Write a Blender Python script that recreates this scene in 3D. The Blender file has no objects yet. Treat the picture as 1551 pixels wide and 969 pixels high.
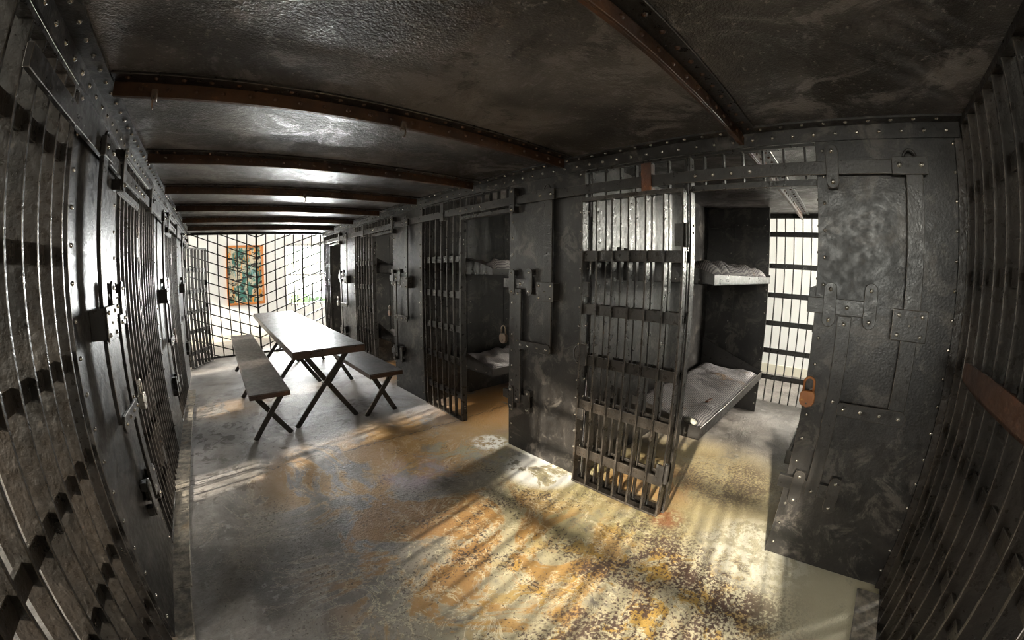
import bpy, bmesh, math, random
from mathutils import Vector, Matrix
random.seed(7)
S = bpy.context.scene
COL = S.collection
PI = math.pi
# ---------------------------------------------------------------- dimensions (metres)
XR, XL, H = 2.058, -0.53, 2.24          # right cell fronts, left cell fronts, steel ceiling
YN, YF = -0.55, 7.75                    # near cage wall, far lattice
P, W0 = 2.138, 0.135                    # cell pitch, first opening edge
OPEN = 0.672                            # width of a cell opening
CROSS = [0.25, 0.6, 0.915, 1.245, 1.585]
# ---------------------------------------------------------------- materials
def nt(name):
    m = bpy.data.materials.new(name); m.use_nodes = True
    t = m.node_tree; t.nodes.clear()
    o = t.nodes.new('ShaderNodeOutputMaterial'); b = t.nodes.new('ShaderNodeBsdfPrincipled')
    t.links.new(b.outputs[0], o.inputs[0])
    return m, t, b
class G:
    """small node-graph helper"""
    def __init__(s, t): s.t = t
    def n(s, k, **kw):
        x = s.t.nodes.new(k)
        for a, v in kw.items(): setattr(x, a, v)
        return x
    def put(s, sock, v):
        if hasattr(v, 'is_output'): s.t.links.new(v, sock)
        else: sock.default_value = v
    def pos(s): return s.n('ShaderNodeNewGeometry').outputs['Position']
    def obj(s): return s.n('ShaderNodeTexCoord').outputs['Object']
    def scale(s, v, sc):
        x = s.n('ShaderNodeMapping'); s.put(x.inputs[0], v); x.inputs['Scale'].default_value = sc; return x.outputs[0]
    def noise(s, v, sc, det=4, rough=0.55, dist=0.0):
        x = s.n('ShaderNodeTexNoise'); s.put(x.inputs['Vector'], v)
        x.inputs['Scale'].default_value = sc; x.inputs['Detail'].default_value = det
        x.inputs['Roughness'].default_value = rough; x.inputs['Distortion'].default_value = dist
        return x.outputs['Fac']
    def voro(s, v, sc, feat='F1'):
        x = s.n('ShaderNodeTexVoronoi', feature=feat); s.put(x.inputs['Vector'], v); x.inputs['Scale'].default_value = sc
        return x.outputs['Distance']
    def ramp(s, f, a, b, x0=0.0, x1=1.0):
        x = s.n('ShaderNodeMapRange', interpolation_type='SMOOTHSTEP'); s.put(x.inputs[0], f)
        for i, v in enumerate((a, b, x0, x1)): x.inputs[i + 1].default_value = v
        return x.outputs[0]
    def math(s, op, a, b=0.0):
        x = s.n('ShaderNodeMath', operation=op); s.put(x.inputs[0], a); s.put(x.inputs[1], b); return x.outputs[0]
    def mix(s, f, a, b):
        x = s.n('ShaderNodeMix', data_type='RGBA'); s.put(x.inputs[0], f)
        s.put(x.inputs[6], a if hasattr(a, 'is_output') else (*a, 1)); s.put(x.inputs[7], b if hasattr(b, 'is_output') else (*b, 1))
        return x.outputs[2]
    def bump(s, h, st, d=0.01):
        x = s.n('ShaderNodeBump'); x.inputs['Strength'].default_value = st; x.inputs['Distance'].default_value = d
        s.put(x.inputs['Height'], h); return x.outputs[0]
    def blob(s, v, c, r, soft=0.5):
        """1 inside a round patch on the floor, fading out at radius r"""
        d = s.n('ShaderNodeVectorMath', operation='DISTANCE'); s.put(d.inputs[0], v); d.inputs[1].default_value = c
        return s.ramp(d.outputs['Value'], r, r * (1 - soft))
def iron(name, c0, c1, rough=0.36, rust=0.0, bump=0.25, bsc=70, rustcol=(0.32, 0.10, 0.025), metal=0.0, spec=0.5, scuff=0.0):
    m, t, b = nt(name); g = G(t); v = g.pos()
    n1 = g.noise(v, 3.0, 6, 0.65); n2 = g.noise(v, 26, 4, 0.6); n3 = g.noise(v, bsc, 3, 0.6)
    c = g.mix(g.ramp(n1, 0.3, 0.7), c0, c1)
    c = g.mix(g.math('MULTIPLY', g.ramp(n2, 0.62, 0.74), 0.35), c, tuple(min(1, x * 3.2 + 0.01) for x in c1))
    if scuff:
        q = g.noise(v, 5.5, 8, 0.75, 0.6)
        c = g.mix(g.math('MULTIPLY', g.ramp(q, 0.50, 0.62), scuff), c, (0.115, 0.098, 0.084))
    if rust:
        r = g.ramp(g.math('ADD', g.math('MULTIPLY', n1, 0.55), g.math('MULTIPLY', n2, 0.45)), 0.66 - rust * 0.2, 0.72 - rust * 0.12)
        c = g.mix(r, c, g.mix(n3, tuple(x * 0.35 for x in rustcol), rustcol))
    g.put(b.inputs['Base Color'], c)
    g.put(b.inputs['Roughness'], g.ramp(n2, 0.3, 0.75, rough - 0.09, rough + 0.14))
    b.inputs['Metallic'].default_value = metal
    b.inputs['Specular IOR Level'].default_value = spec
    g.put(b.inputs['Normal'], g.bump(g.math('ADD', n3, g.math('MULTIPLY', n2, 0.6)), bump, 0.004))
    return m
def plain(name, c, rough=0.6, var=0.15, sc=8, bump=0.1, emis=None):
    m, t, b = nt(name); g = G(t); v = g.obj()
    n = g.noise(v, sc, 5)
    g.put(b.inputs['Base Color'], g.mix(n, tuple(x * (1 - var) for x in c), tuple(min(1, x * (1 + var)) for x in c)))
    b.inputs['Roughness'].default_value = rough
    g.put(b.inputs['Normal'], g.bump(g.noise(v, sc * 12, 3), bump, 0.004))
    return m
M = {}
M['plate'] = iron('plate_paint', (0.011, 0.0095, 0.0085), (0.026, 0.022, 0.019), 0.38, 0.0, 0.3, 90, spec=0.42, scuff=0.55)
M['bar'] = iron('bar_paint', (0.009, 0.0075, 0.0065), (0.020, 0.016, 0.013), 0.34, 0.08, 0.5, 60, (0.20, 0.08, 0.03), spec=0.42)
M['old_bar'] = iron('flaking_bar_paint', (0.012, 0.010, 0.008), (0.034, 0.026, 0.020), 0.33, 0.16, 0.8, 45, (0.17, 0.075, 0.03), spec=0.45)
M['hard'] = iron('hardware_iron', (0.015, 0.013, 0.0115), (0.036, 0.031, 0.027), 0.35, 0.16, 0.3, 80, (0.16, 0.06, 0.02), spec=0.45)
M['edge'] = iron('worn_highlight_edge', (0.05, 0.04, 0.033), (0.17, 0.145, 0.12), 0.34, 0.3, 0.2, 60, (0.30, 0.14, 0.05), 0.4)  # paler bevel faces: edge wear plus highlights put into the colour
M['rivet'] = iron('worn_glint_rivet_steel', (0.26, 0.24, 0.21), (0.45, 0.41, 0.36), 0.24, 0.1, 0.1, 60, (0.25, 0.12, 0.05), 0.85)  # worn heads, made paler so the colour carries their bright glints
M['beam'] = iron('rusty_beam', (0.026, 0.012, 0.006), (0.085, 0.034, 0.012), 0.46, 0.3, 0.5, 60, (0.30, 0.10, 0.022), spec=0.4)
M['rust'] = iron('rusted_iron', (0.05, 0.018, 0.008), (0.14, 0.045, 0.014), 0.6, 0.5, 0.7, 60, (0.40, 0.13, 0.03))
M['shelf'] = iron('dark_rusted_shelf', (0.022, 0.012, 0.008), (0.06, 0.025, 0.012), 0.45, 0.2, 0.6, 60, (0.16, 0.05, 0.015))
M['lock'] = iron('padlock_metal', (0.10, 0.07, 0.05), (0.20, 0.14, 0.10), 0.4, 0.6, 0.3, 60, (0.40, 0.12, 0.03), 0.5)
M['rustlock'] = iron('bright_rust', (0.22, 0.075, 0.02), (0.50, 0.19, 0.055), 0.6, 0.3, 0.6, 60, (0.60, 0.25, 0.08))
M['brightlock'] = iron('bright_padlock_metal', (0.4, 0.37, 0.33), (0.6, 0.56, 0.5), 0.32, 0.1, 0.2, 60, (0.4, 0.2, 0.08), 0.7)
M['table'] = iron('worn_table_steel', (0.035, 0.028, 0.026), (0.10, 0.082, 0.076), 0.44, 0.06, 0.35, 40, (0.16, 0.05, 0.02))
M['tableedge'] = iron('rusty_table_edge', (0.018, 0.011, 0.008), (0.06, 0.024, 0.010), 0.36, 0.42, 0.5, 40, (0.24, 0.07, 0.015))
M['white'] = plain('white_plaster', (0.80, 0.795, 0.78), 0.85, 0.06, 2, 0.25)
M['cream'] = plain('cream_trim_paint', (0.70, 0.66, 0.55), 0.6, 0.06, 3)
M['winframe'] = plain('window_frame_paint', (0.78, 0.76, 0.72), 0.5, 0.05)
M['wood'] = plain('orange_frame_wood', (0.55, 0.20, 0.05), 0.5, 0.3, 6)

def ceiling_mat():
    m, t, b = nt('steel_ceiling_paint'); g = G(t); v = g.pos()
    n1 = g.noise(v, 0.8, 5, 0.6); n2 = g.noise(v, 3.2, 7, 0.72, 0.7); n3 = g.noise(v, 48, 3, 0.65); n4 = g.noise(v, 130, 2)
    c = g.mix(g.ramp(n1, 0.40, 0.62), (0.020, 0.015, 0.012), (0.17, 0.15, 0.14))
    st = g.ramp(n2, 0.54, 0.60)
    c = g.mix(g.math('MULTIPLY', st, 0.7), c, (0.23, 0.205, 0.195))
    c = g.mix(g.ramp(g.noise(v, 1.7, 4), 0.62, 0.78), c, (0.040, 0.017, 0.007))
    c = g.mix(g.math('MULTIPLY', g.ramp(g.noise(v, 4.1, 7, 0.75, 0.9), 0.54, 0.60), 0.75), c, (0.028, 0.022, 0.019))
    c = g.mix(g.ramp(n3, 0.60, 0.72), c, (0.26, 0.225, 0.205))
    g.put(b.inputs['Base Color'], c)
    g.put(b.inputs['Roughness'], g.ramp(n2, 0.47, 0.55, 0.50, 0.29))
    b.inputs['Specular IOR Level'].default_value = 0.85
    g.put(b.inputs['Normal'], g.bump(g.math('ADD', n3, g.math('MULTIPLY', n4, 0.5)), 0.65, 0.008))
    return m
M['ceil'] = ceiling_mat()

def floor_mat():
    m, t, b = nt('worn_painted_concrete'); g = G(t); v = g.pos()
    mid = g.noise(v, 3.4, 9, 0.72, 0.5); fin = g.noise(v, 13, 8, 0.74); spk = g.noise(v, 52, 6, 0.75); wrp = g.noise(v, 1.7, 8, 0.70, 1.2)
    flk = g.noise(v, 5.5, 9, 0.70, 0.9)
    mul = lambda a, k: g.math('MULTIPLY', a, k)
    add = lambda a, k: g.math('ADD', a, k)
    def at(cx, cy, r, soft=0.6): return g.blob(v, (cx, cy, 0), r, soft)
    # bare worn concrete
    c = g.mix(g.ramp(mid, 0.34, 0.66), (0.115, 0.097, 0.086), (0.32, 0.285, 0.26))
    c = g.mix(g.ramp(spk, 0.58, 0.66), c, (0.045, 0.036, 0.031))
    c = g.mix(mul(g.ramp(fin, 0.56, 0.62), 0.7), c, (0.36, 0.33, 0.31))
    # polished traffic lane past the table
    c = g.mix(mul(mul(at(0.9, 4.6, 2.6, 0.5), g.ramp(wrp, 0.42, 0.56)), 0.8), c, (0.40, 0.37, 0.37))
    c = g.mix(mul(mul(at(0.1, 4.0, 1.9, 0.5), g.ramp(flk, 0.54, 0.58)), 0.85), c, (0.07, 0.055, 0.045))
    # cream and olive floor paint near the cells, with yellowish light painted in
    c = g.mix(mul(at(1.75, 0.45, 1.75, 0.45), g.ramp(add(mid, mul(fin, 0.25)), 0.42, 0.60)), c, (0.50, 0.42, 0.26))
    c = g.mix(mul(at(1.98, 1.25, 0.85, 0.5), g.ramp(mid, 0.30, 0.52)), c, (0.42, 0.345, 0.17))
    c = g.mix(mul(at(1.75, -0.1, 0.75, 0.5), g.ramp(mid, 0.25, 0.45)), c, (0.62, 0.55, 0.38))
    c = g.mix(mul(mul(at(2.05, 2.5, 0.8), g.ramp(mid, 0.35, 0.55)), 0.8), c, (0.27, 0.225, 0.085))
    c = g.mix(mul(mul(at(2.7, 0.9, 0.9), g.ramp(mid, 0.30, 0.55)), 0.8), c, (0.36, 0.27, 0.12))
    # ochre and orange patches; some put orange sunlight into the colour
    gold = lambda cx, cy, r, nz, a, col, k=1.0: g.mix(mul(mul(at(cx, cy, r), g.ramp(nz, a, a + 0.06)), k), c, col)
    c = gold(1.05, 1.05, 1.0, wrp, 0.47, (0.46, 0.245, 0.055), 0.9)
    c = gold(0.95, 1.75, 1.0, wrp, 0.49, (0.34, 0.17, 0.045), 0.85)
    c = gold(1.45, 2.75, 0.95, wrp, 0.42, (0.31, 0.16, 0.028), 0.9)  # orange sunlight on the floor by the benches, painted in
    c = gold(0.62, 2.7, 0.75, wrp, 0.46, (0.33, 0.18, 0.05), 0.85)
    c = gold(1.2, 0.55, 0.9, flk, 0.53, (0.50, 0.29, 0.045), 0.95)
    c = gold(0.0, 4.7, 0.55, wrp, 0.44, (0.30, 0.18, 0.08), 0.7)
    c = gold(2.75, 3.0, 1.0, wrp, 0.36, (0.46, 0.22, 0.05), 0.85)  # sunlight on the second cell's floor, put into the colour as orange
    c = gold(2.75, 5.1, 1.0, wrp, 0.36, (0.46, 0.22, 0.05), 0.85)  # same painted sunlight colour repeated on the third cell's floor
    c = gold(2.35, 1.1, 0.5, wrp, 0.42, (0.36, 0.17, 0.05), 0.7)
    # pale curling edges of flaked paint
    band = lambda nz, m0, wd: g.ramp(g.math('ABSOLUTE', add(nz, -m0)), wd, wd * 0.35)
    zone = at(1.15, 1.0, 1.25, 0.45)
    c = g.mix(mul(mul(zone, band(flk, 0.53, 0.012)), 0.8), c, (0.80, 0.70, 0.48))
    c = g.mix(mul(mul(at(0.9, 2.2, 1.6, 0.5), band(wrp, 0.50, 0.007)), 0.6), c, (0.62, 0.52, 0.40))
    c = g.mix(mul(mul(zone, g.ramp(spk, 0.60, 0.66)), 0.7), c, (0.72, 0.62, 0.44))
    # dark red rust speckle and dirt
    red = add(mul(mid, 0.42), mul(spk, 0.58))
    c = g.mix(mul(mul(at(1.42, 0.42, 0.78, 0.6), g.ramp(red, 0.485, 0.525)), 0.95), c, (0.065, 0.022, 0.014))
    c = g.mix(mul(mul(at(1.30, 1.05, 1.05, 0.5), g.ramp(red, 0.53, 0.56)), 0.9), c, (0.085, 0.036, 0.020))
    c = g.mix(mul(mul(at(1.0, 1.9, 1.5, 0.5), g.ramp(red, 0.545, 0.575)), 0.8), c, (0.05, 0.032, 0.020))
    c = g.mix(mul(mul(at(2.75, 0.62, 0.55, 0.6), g.ramp(red, 0.48, 0.53)), 0.85), c, (0.10, 0.065, 0.048))
    c = g.mix(mul(mul(at(1.3, 0.9, 1.3, 0.4), g.ramp(g.voro(v, 24), 0.12, 0.07)), 0.8), c, (0.035, 0.017, 0.010))
    # chipped white patches along the right cell fronts, rust at the door foot
    c = g.mix(mul(at(1.985, 1.78, 0.34, 0.35), g.ramp(mid, 0.43, 0.46)), c, (0.82, 0.78, 0.72))
    c = g.mix(mul(at(1.97, 2.42, 0.18, 0.4), g.ramp(fin, 0.46, 0.52)), c, (0.78, 0.74, 0.68))
    c = g.mix(mul(at(2.03, 0.16, 0.40, 0.5), g.ramp(fin, 0.47, 0.53)), c, (0.80, 0.74, 0.60))
    c = g.mix(mul(mul(at(2.03, 0.775, 0.16, 0.7), g.ramp(fin, 0.36, 0.55)), 0.85), c, (0.27, 0.075, 0.012))
    c = g.mix(mul(mul(at(1.2, 2.35, 0.35, 0.6), g.ramp(mid, 0.4, 0.6)), 0.45), c, (0.32, 0.22, 0.33))
    # two hairline cracks
    sx = g.n('ShaderNodeSeparateXYZ'); g.put(sx.inputs[0], v)
    for y0 in (3.02, 6.1):
        dline = g.math('ABSOLUTE', add(add(sx.outputs[1], -y0), mul(add(wrp, -0.5), 0.35)))
        c = g.mix(mul(g.ramp(dline, 0.008, 0.003), 0.8), c, (0.03, 0.024, 0.02))
    g.put(b.inputs['Base Color'], c)
    g.put(b.inputs['Roughness'], g.ramp(mid, 0.3, 0.7, 0.30, 0.55))
    b.inputs['Specular IOR Level'].default_value = 0.55
    g.put(b.inputs['Normal'], g.bump(add(add(mul(fin, 0.8), mul(spk, 0.9)), mul(flk, 1.2)), 0.8, 0.014))
    return m
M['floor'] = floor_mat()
def kerb_mat():
    m, t, b = nt('cracked_kerb_concrete'); g = G(t); v = g.pos()
    n = g.noise(v, 14, 7, 0.7); n2 = g.noise(v, 4, 5)
    c = g.mix(g.ramp(n, 0.35, 0.65), (0.10, 0.085, 0.07), (0.30, 0.255, 0.20))
    c = g.mix(g.math('MULTIPLY', g.ramp(n2, 0.58, 0.68), 0.5), c, (0.20, 0.12, 0.05))
    g.put(b.inputs['Base Color'], c); b.inputs['Roughness'].default_value = 0.7
    g.put(b.inputs['Normal'], g.bump(n, 0.8, 0.02)); return m
M['kerb'] = kerb_mat()
def tick_mat():
    m, t, b = nt('striped_mattress_ticking'); g = G(t); v = g.obj()
    w = g.n('ShaderNodeTexWave', wave_type='BANDS', bands_direction='Y'); g.put(w.inputs[0], v)
    w.inputs['Scale'].default_value = 22; w.inputs['Distortion'].default_value = 1.2; w.inputs['Detail Scale'].default_value = 0.6
    c = g.mix(g.ramp(w.outputs['Fac'], 0.45, 0.6), (0.42, 0.38, 0.36), (0.16, 0.14, 0.15))
    c = g.mix(g.ramp(g.noise(v, 3.5, 4), 0.6, 0.75), c, (0.25, 0.15, 0.08))
    g.put(b.inputs['Base Color'], c); b.inputs['Roughness'].default_value = 0.9
    g.put(b.inputs['Normal'], g.bump(g.noise(v, 9, 5, 0.6, 1.0), 0.6, 0.03)); return m
M['tick'] = tick_mat()
def glass_mat():
    m = bpy.data.materials.new('window_pane_glass'); m.use_nodes = True; t = m.node_tree; t.nodes.clear(); g = G(t)
    o = g.n('ShaderNodeOutputMaterial'); mx = g.n('ShaderNodeMixShader'); tr = g.n('ShaderNodeBsdfTransparent'); gl = g.n('ShaderNodeBsdfGlossy')
    tr.inputs[0].default_value = (0.96, 0.97, 0.95, 1); gl.inputs['Roughness'].default_value = 0.05
    fr = g.n('ShaderNodeFresnel'); fr.inputs[0].default_value = 1.3
    t.links.new(fr.outputs[0], mx.inputs[0]); t.links.new(tr.outputs[0], mx.inputs[1]); t.links.new(gl.outputs[0], mx.inputs[2]); t.links.new(mx.outputs[0], o.inputs[0])
    return m
M['glass'] = glass_mat()
def art_mat():
    m, t, b = nt('abstract_mural_paint'); g = G(t); v = g.obj()
    n = g.noise(g.scale(v, (3, 1, 1.6)), 1.6, 5, 0.7, 0.8); n2 = g.noise(g.scale(v, (6, 1, 1.4)), 1.6, 4, 0.7); n3 = g.noise(g.scale(v, (3, 1, 7)), 2.0, 4)
    c = g.mix(g.ramp(n, 0.46, 0.54), (0.06, 0.20, 0.17), (0.60, 0.54, 0.42))
    c = g.mix(g.ramp(n2, 0.56, 0.6), c, (0.75, 0.30, 0.04)); c = g.mix(g.ramp(n3, 0.53, 0.57), c, (0.03, 0.03, 0.03))
    c = g.mix(g.ramp(n2, 0.40, 0.36), c, (0.20, 0.40, 0.48))
    g.put(b.inputs['Base Color'], c); b.inputs['Roughness'].default_value = 0.4; return m
M['art'] = art_mat()
def leaf_mat():
    m, t, b = nt('hedge_leaves'); g = G(t); v = g.pos()
    g.put(b.inputs['Base Color'], g.mix(g.noise(v, 9, 5), (0.06, 0.10, 0.04), (0.20, 0.28, 0.11))); b.inputs['Roughness'].default_value = 0.7; return m
M['leaf'] = leaf_mat()

# ---------------------------------------------------------------- mesh helpers
class MB:
    def __init__(s): s.v = []; s.f = []; s.sm = []; s.mi = []; s.cur = 0
    def add(s, vs, fs, smooth=False):
        k = len(s.v); s.v += [tuple(p) for p in vs]
        for f in fs: s.f.append([k + i for i in f]); s.sm.append(smooth); s.mi.append(s.cur)
        return s
    def box(s, x0, x1, y0, y1, z0, z1):
        x0, x1 = sorted((x0, x1)); y0, y1 = sorted((y0, y1)); z0, z1 = sorted((z0, z1))
        return s.add([(x0,y0,z0),(x1,y0,z0),(x1,y1,z0),(x0,y1,z0),(x0,y0,z1),(x1,y0,z1),(x1,y1,z1),(x0,y1,z1)],
              [(3,2,1,0),(4,5,6,7),(0,1,5,4),(1,2,6,5),(2,3,7,6),(3,0,4,7)])
    def prism(s, pts, vec):
        n = len(pts); v = Vector(vec)
        vs = [Vector(p) for p in pts]; vs += [p + v for p in vs]
        return s.add(vs, [list(range(n))[::-1], list(range(n, 2*n))] + [(i, (i+1) % n, n + (i+1) % n, n + i) for i in range(n)])
    def beam(s, p, q, w, h, up=(0,0,1)):
        """rectangular bar from p to q, w across, h along up"""
        p, q = Vector(p), Vector(q); d = (q - p).normalized(); u = Vector(up); a = d.cross(u).normalized(); u = a.cross(d).normalized()
        pts = [p + a*w/2*i + u*h/2*j for i, j in ((-1,-1),(1,-1),(1,1),(-1,1))]
        return s.prism(pts, q - p)
    def cyl(s, p, q, r, n=12, r2=None):
        p, q = Vector(p), Vector(q); d = (q-p).normalized(); a = d.orthogonal().normalized(); b = d.cross(a); r2 = r if r2 is None else r2
        vs = [p + (a*math.cos(2*PI*i/n) + b*math.sin(2*PI*i/n))*r for i in range(n)] + [q + (a*math.cos(2*PI*i/n) + b*math.sin(2*PI*i/n))*r2 for i in range(n)]
        s.add(vs, [(i,(i+1)%n,n+(i+1)%n,n+i) for i in range(n)], True)
        return s.add(vs, [list(range(n))[::-1], list(range(n,2*n))])
    def tube(s, pts, r, n=8):
        pts = [Vector(p) for p in pts]; rings = []; vs = []
        prev = None
        for i, p in enumerate(pts):
            d = (pts[min(i+1, len(pts)-1)] - pts[max(i-1, 0)]).normalized()
            a = d.orthogonal().normalized() if prev is None else (prev - d*prev.dot(d)).normalized()
            prev = a; b = d.cross(a)
            vs += [p + (a*math.cos(2*PI*k/n) + b*math.sin(2*PI*k/n))*r for k in range(n)]
        fs = []
        for i in range(len(pts)-1):
            fs += [(i*n+k, i*n+(k+1)%n, (i+1)*n+(k+1)%n, (i+1)*n+k) for k in range(n)]
        fs += [list(range(n))[::-1], [(len(pts)-1)*n+k for k in range(n)]]
        return s.add(vs, fs, True)
    def dome(s, p, nrm, r, n=8):
        """a rivet head"""
        p = Vector(p); d = Vector(nrm).normalized(); a = d.orthogonal().normalized(); b = d.cross(a); vs = []
        for rr, hh in ((1.0, 0.0), (0.78, 0.5), (0.42, 0.72)):
            vs += [p + (a*math.cos(2*PI*k/n) + b*math.sin(2*PI*k/n))*r*rr + d*r*hh for k in range(n)]
        fs = [(i*n+k, i*n+(k+1)%n, (i+1)*n+(k+1)%n, (i+1)*n+k) for i in range(2) for k in range(n)] + [[2*n+k for k in range(n)]]
        s.cur = 1; s.add(vs, fs, True); s.cur = 0
        return s
class Side:
    """local frame of a cell front: d = distance out into the corridor"""
    def __init__(s, x, sg): s.x = x; s.sg = sg
    def X(s, d): return s.x + s.sg * d
    def box(s, mb, d0, d1, y0, y1, z0, z1): return mb.box(s.X(d0), s.X(d1), y0, y1, z0, z1)
    def prism(s, mb, yz, d0, d1): return mb.prism([(s.X(d0), y, z) for y, z in yz], (s.sg*(d1-d0), 0, 0))
    def rivet(s, mb, d, y, z, r): return mb.dome((s.X(d), y, z), (s.sg, 0, 0), r)
R_ = Side(XR, -1); L_ = Side(XL, 1)
def stadium(y, z, w, h, n=6):
    """upright strap outline with rounded ends"""
    r = w/2; pts = []
    for k in range(n+1): a = PI*k/n; pts.append((y + r*math.cos(a), z + h/2 - r + r*math.sin(a)))
    for k in range(n+1): a = PI + PI*k/n; pts.append((y + r*math.cos(a), z - h/2 + r + r*math.sin(a)))
    return pts
def flat_stadium(y, z, w, h, n=6):
    return [(y + (b - z), z + (a - y)) for a, b in stadium(y, z, h, w, n)]
def thing(name, label, cat, loc=(0,0,0), group=None, rz=0.0):
    o = bpy.data.objects.new(name, None); COL.objects.link(o); o.location = loc; o.rotation_euler = (0,0,rz); o.empty_display_size = 0.1
    o['label'] = label; o['category'] = cat
    if group: o['group'] = group
    return o
def obj(name, mb, mat, parent=None, bevel=0.0, label=None, local=False):
    """link ONE mesh object; vertices are given in world space unless local"""
    me = bpy.data.meshes.new(name)
    off = Vector((0,0,0))
    if parent is not None and not local:
        q = parent
        while q is not None: off = off + q.location; q = q.parent
    me.from_pydata([tuple(Vector(v) - off) for v in mb.v], [], mb.f)
    me.polygons.foreach_set('use_smooth', mb.sm)
    bm = bmesh.new(); bm.from_mesh(me); bmesh.ops.recalc_face_normals(bm, faces=bm.faces[:]); bm.to_mesh(me); bm.free()
    me.update()
    me.materials.append(M[mat] if isinstance(mat, str) else mat)
    if any(mb.mi): me.materials.append(M['beam'] if name in ('web', 'flange') else M['rivet']); me.polygons.foreach_set('material_index', mb.mi)
    o = bpy.data.objects.new(name, me); COL.objects.link(o)
    if parent is not None: o.parent = parent
    if bevel:
        b = o.modifiers.new('edge', 'BEVEL'); b.width = bevel; b.segments = 1; b.limit_method = 'ANGLE'; b.angle_limit = 0.9
        if mat in ('bar', 'old_bar', 'hard', 'plate', 'table'):
            me.materials.append(M['edge']); b.material = len(me.materials) - 1
    if label: o['label'] = label
    return o
def structure(name, mb, mat, label=None, cat='wall', bevel=0):
    o = obj(name, mb, mat, None, bevel); o['kind'] = 'structure'; o['category'] = cat
    if label: o['label'] = label
    return o
def tag(o, label, cat, group=None):
    o['label'] = label; o['category'] = cat
    if group: o['group'] = group
    return o
ORD = ['first', 'second', 'third', 'fourth', 'fifth', 'sixth', 'seventh']

# ---------------------------------------------------------------- the building around the cage
BX0, BX1, BY0, BY1, BZ = -4.3, 6.5, -4.0, 9.6, 2.95
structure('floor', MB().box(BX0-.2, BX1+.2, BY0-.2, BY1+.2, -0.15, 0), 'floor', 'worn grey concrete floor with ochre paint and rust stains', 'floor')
structure('ceiling', MB().box(XL-.06, 4.95, YN-.06, YF+.05, H, H+.012), 'ceil', 'black painted steel plate ceiling of the cage', 'ceiling')
structure('ceiling_outer', MB().box(BX0-.2, BX1+.2, BY0-.2, BY1+.2, BZ, BZ+.15), 'white', 'white plaster ceiling of the building around the cage', 'ceiling')
WIN = []
def wall_with_holes(name, axis, at, thick, lo, hi, holes, label):
    """a wall plate in one plane with rectangular window holes (u0,u1,z0,z1)"""
    mb = MB(); us = sorted({lo, hi} | {h[0] for h in holes} | {h[1] for h in holes})
    for a, b in zip(us, us[1:]):
        cut = sorted([(h[2], h[3]) for h in holes if h[0] <= a + 1e-6 and h[1] >= b - 1e-6])
        z = 0.0
        segs = []
        for c0, c1 in cut: segs.append((z, c0)); z = c1
        segs.append((z, BZ))
        for z0, z1 in segs:
            if z1 - z0 < 1e-4: continue
            if axis == 'x': mb.box(at, at+thick, a, b, z0, z1)
            else: mb.box(a, b, at, at+thick, z0, z1)
    structure(name, mb, 'white', label, 'wall')
LW = [(-1.3, 0.7, 1.5, 2.6), (1.9, 2.35, 1.05, 2.1), (3.65, 4.15, 1.05, 2.1), (5.75, 6.15, 1.05, 2.1), (8.2, 9.1, .8, 2.2)]  # last one is an unseen window added to brighten the far wall
RW = [(-1.6, -0.5, 1.45, 2.55), (2.1, 3.3, 0.8, 2.3), (4.5, 5.6, 0.8, 2.3), (8.1, 9.2, .7, 2.3)]  # last one likewise an added unseen window that lights the far wall
FW = [(1.6, 2.75, 0.68, 2.14)]
NW_ADDED = [(5.2, 6.2, 0.9, 2.3)]  # unseen window added to brighten the right aisle wall and rear floor
wall_with_holes('wall_left', 'x', BX0-.2, .2, BY0, BY1, LW, 'white plaster building wall beyond the left cell fronts')
wall_with_holes('wall_right', 'x', BX1, .2, BY0, BY1, RW, 'white plaster building wall seen through the rear bars of the right cells')
wall_with_holes('wall_far', 'y', BY1, .2, BX0-.2, BX1+.2, FW, 'bright white wall behind the lattice at the far end')
wall_with_holes('wall_near', 'y', BY0-.2, .2, BX0-.2, BX1+.2, NW_ADDED, 'white plaster building wall behind the near bars')
wn = 0
def window(axis, at, inward, u0, u1, z0, z1):
    global wn; wn += 1
    def bx(mb, a0, a1, d0, d1, b0, b1):
        if axis == 'x': mb.box(at + d0, at + d1, a0, a1, b0, b1)
        else: mb.box(a0, a1, at + d0, at + d1, b0, b1)
    r = thing('window_%d' % wn, 'bright barred sash window in the building wall', 'window', ((at, (u0+u1)/2, z0) if axis == 'x' else ((u0+u1)/2, at, z0)))
    r['kind'] = 'structure'
    f = MB(); t = .05
    bx(f, u0, u0+t, -.03, .03, z0, z1); bx(f, u1-t, u1, -.03, .03, z0, z1); bx(f, u0+t, u1-t, -.03, .03, z0, z0+t); bx(f, u0+t, u1-t, -.03, .03, z1-t, z1)
    zm = (z0+z1)/2
    if z0 < 1.4: bx(f, u0+t, u1-t, -.025, .025, zm-.02, zm+.02)
    obj('window_frame', f, 'winframe', r)
    g = MB(); bx(g, u0+t, u1-t, -.004, .004, z0+t, z1-t); obj('pane', g, 'glass', r)
    b = MB(); n = max(4, int((u1-u0)/.13)); off = inward*.09
    for k in range(1, n):
        u = u0 + (u1-u0)*k/n
        bx(b, u-.008, u+.008, off-.008, off+.008, z0, z1)
    obj('window_bars', b, 'bar', r)
for h in LW: window('x', BX0-.1, 1, *h)
for h in RW: window('x', BX1+.1, -1, *h)
for h in FW: window('y', BY1+.1, -1, *h)
for h in NW_ADDED: window('y', BY0-.1, 1, *h)
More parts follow.
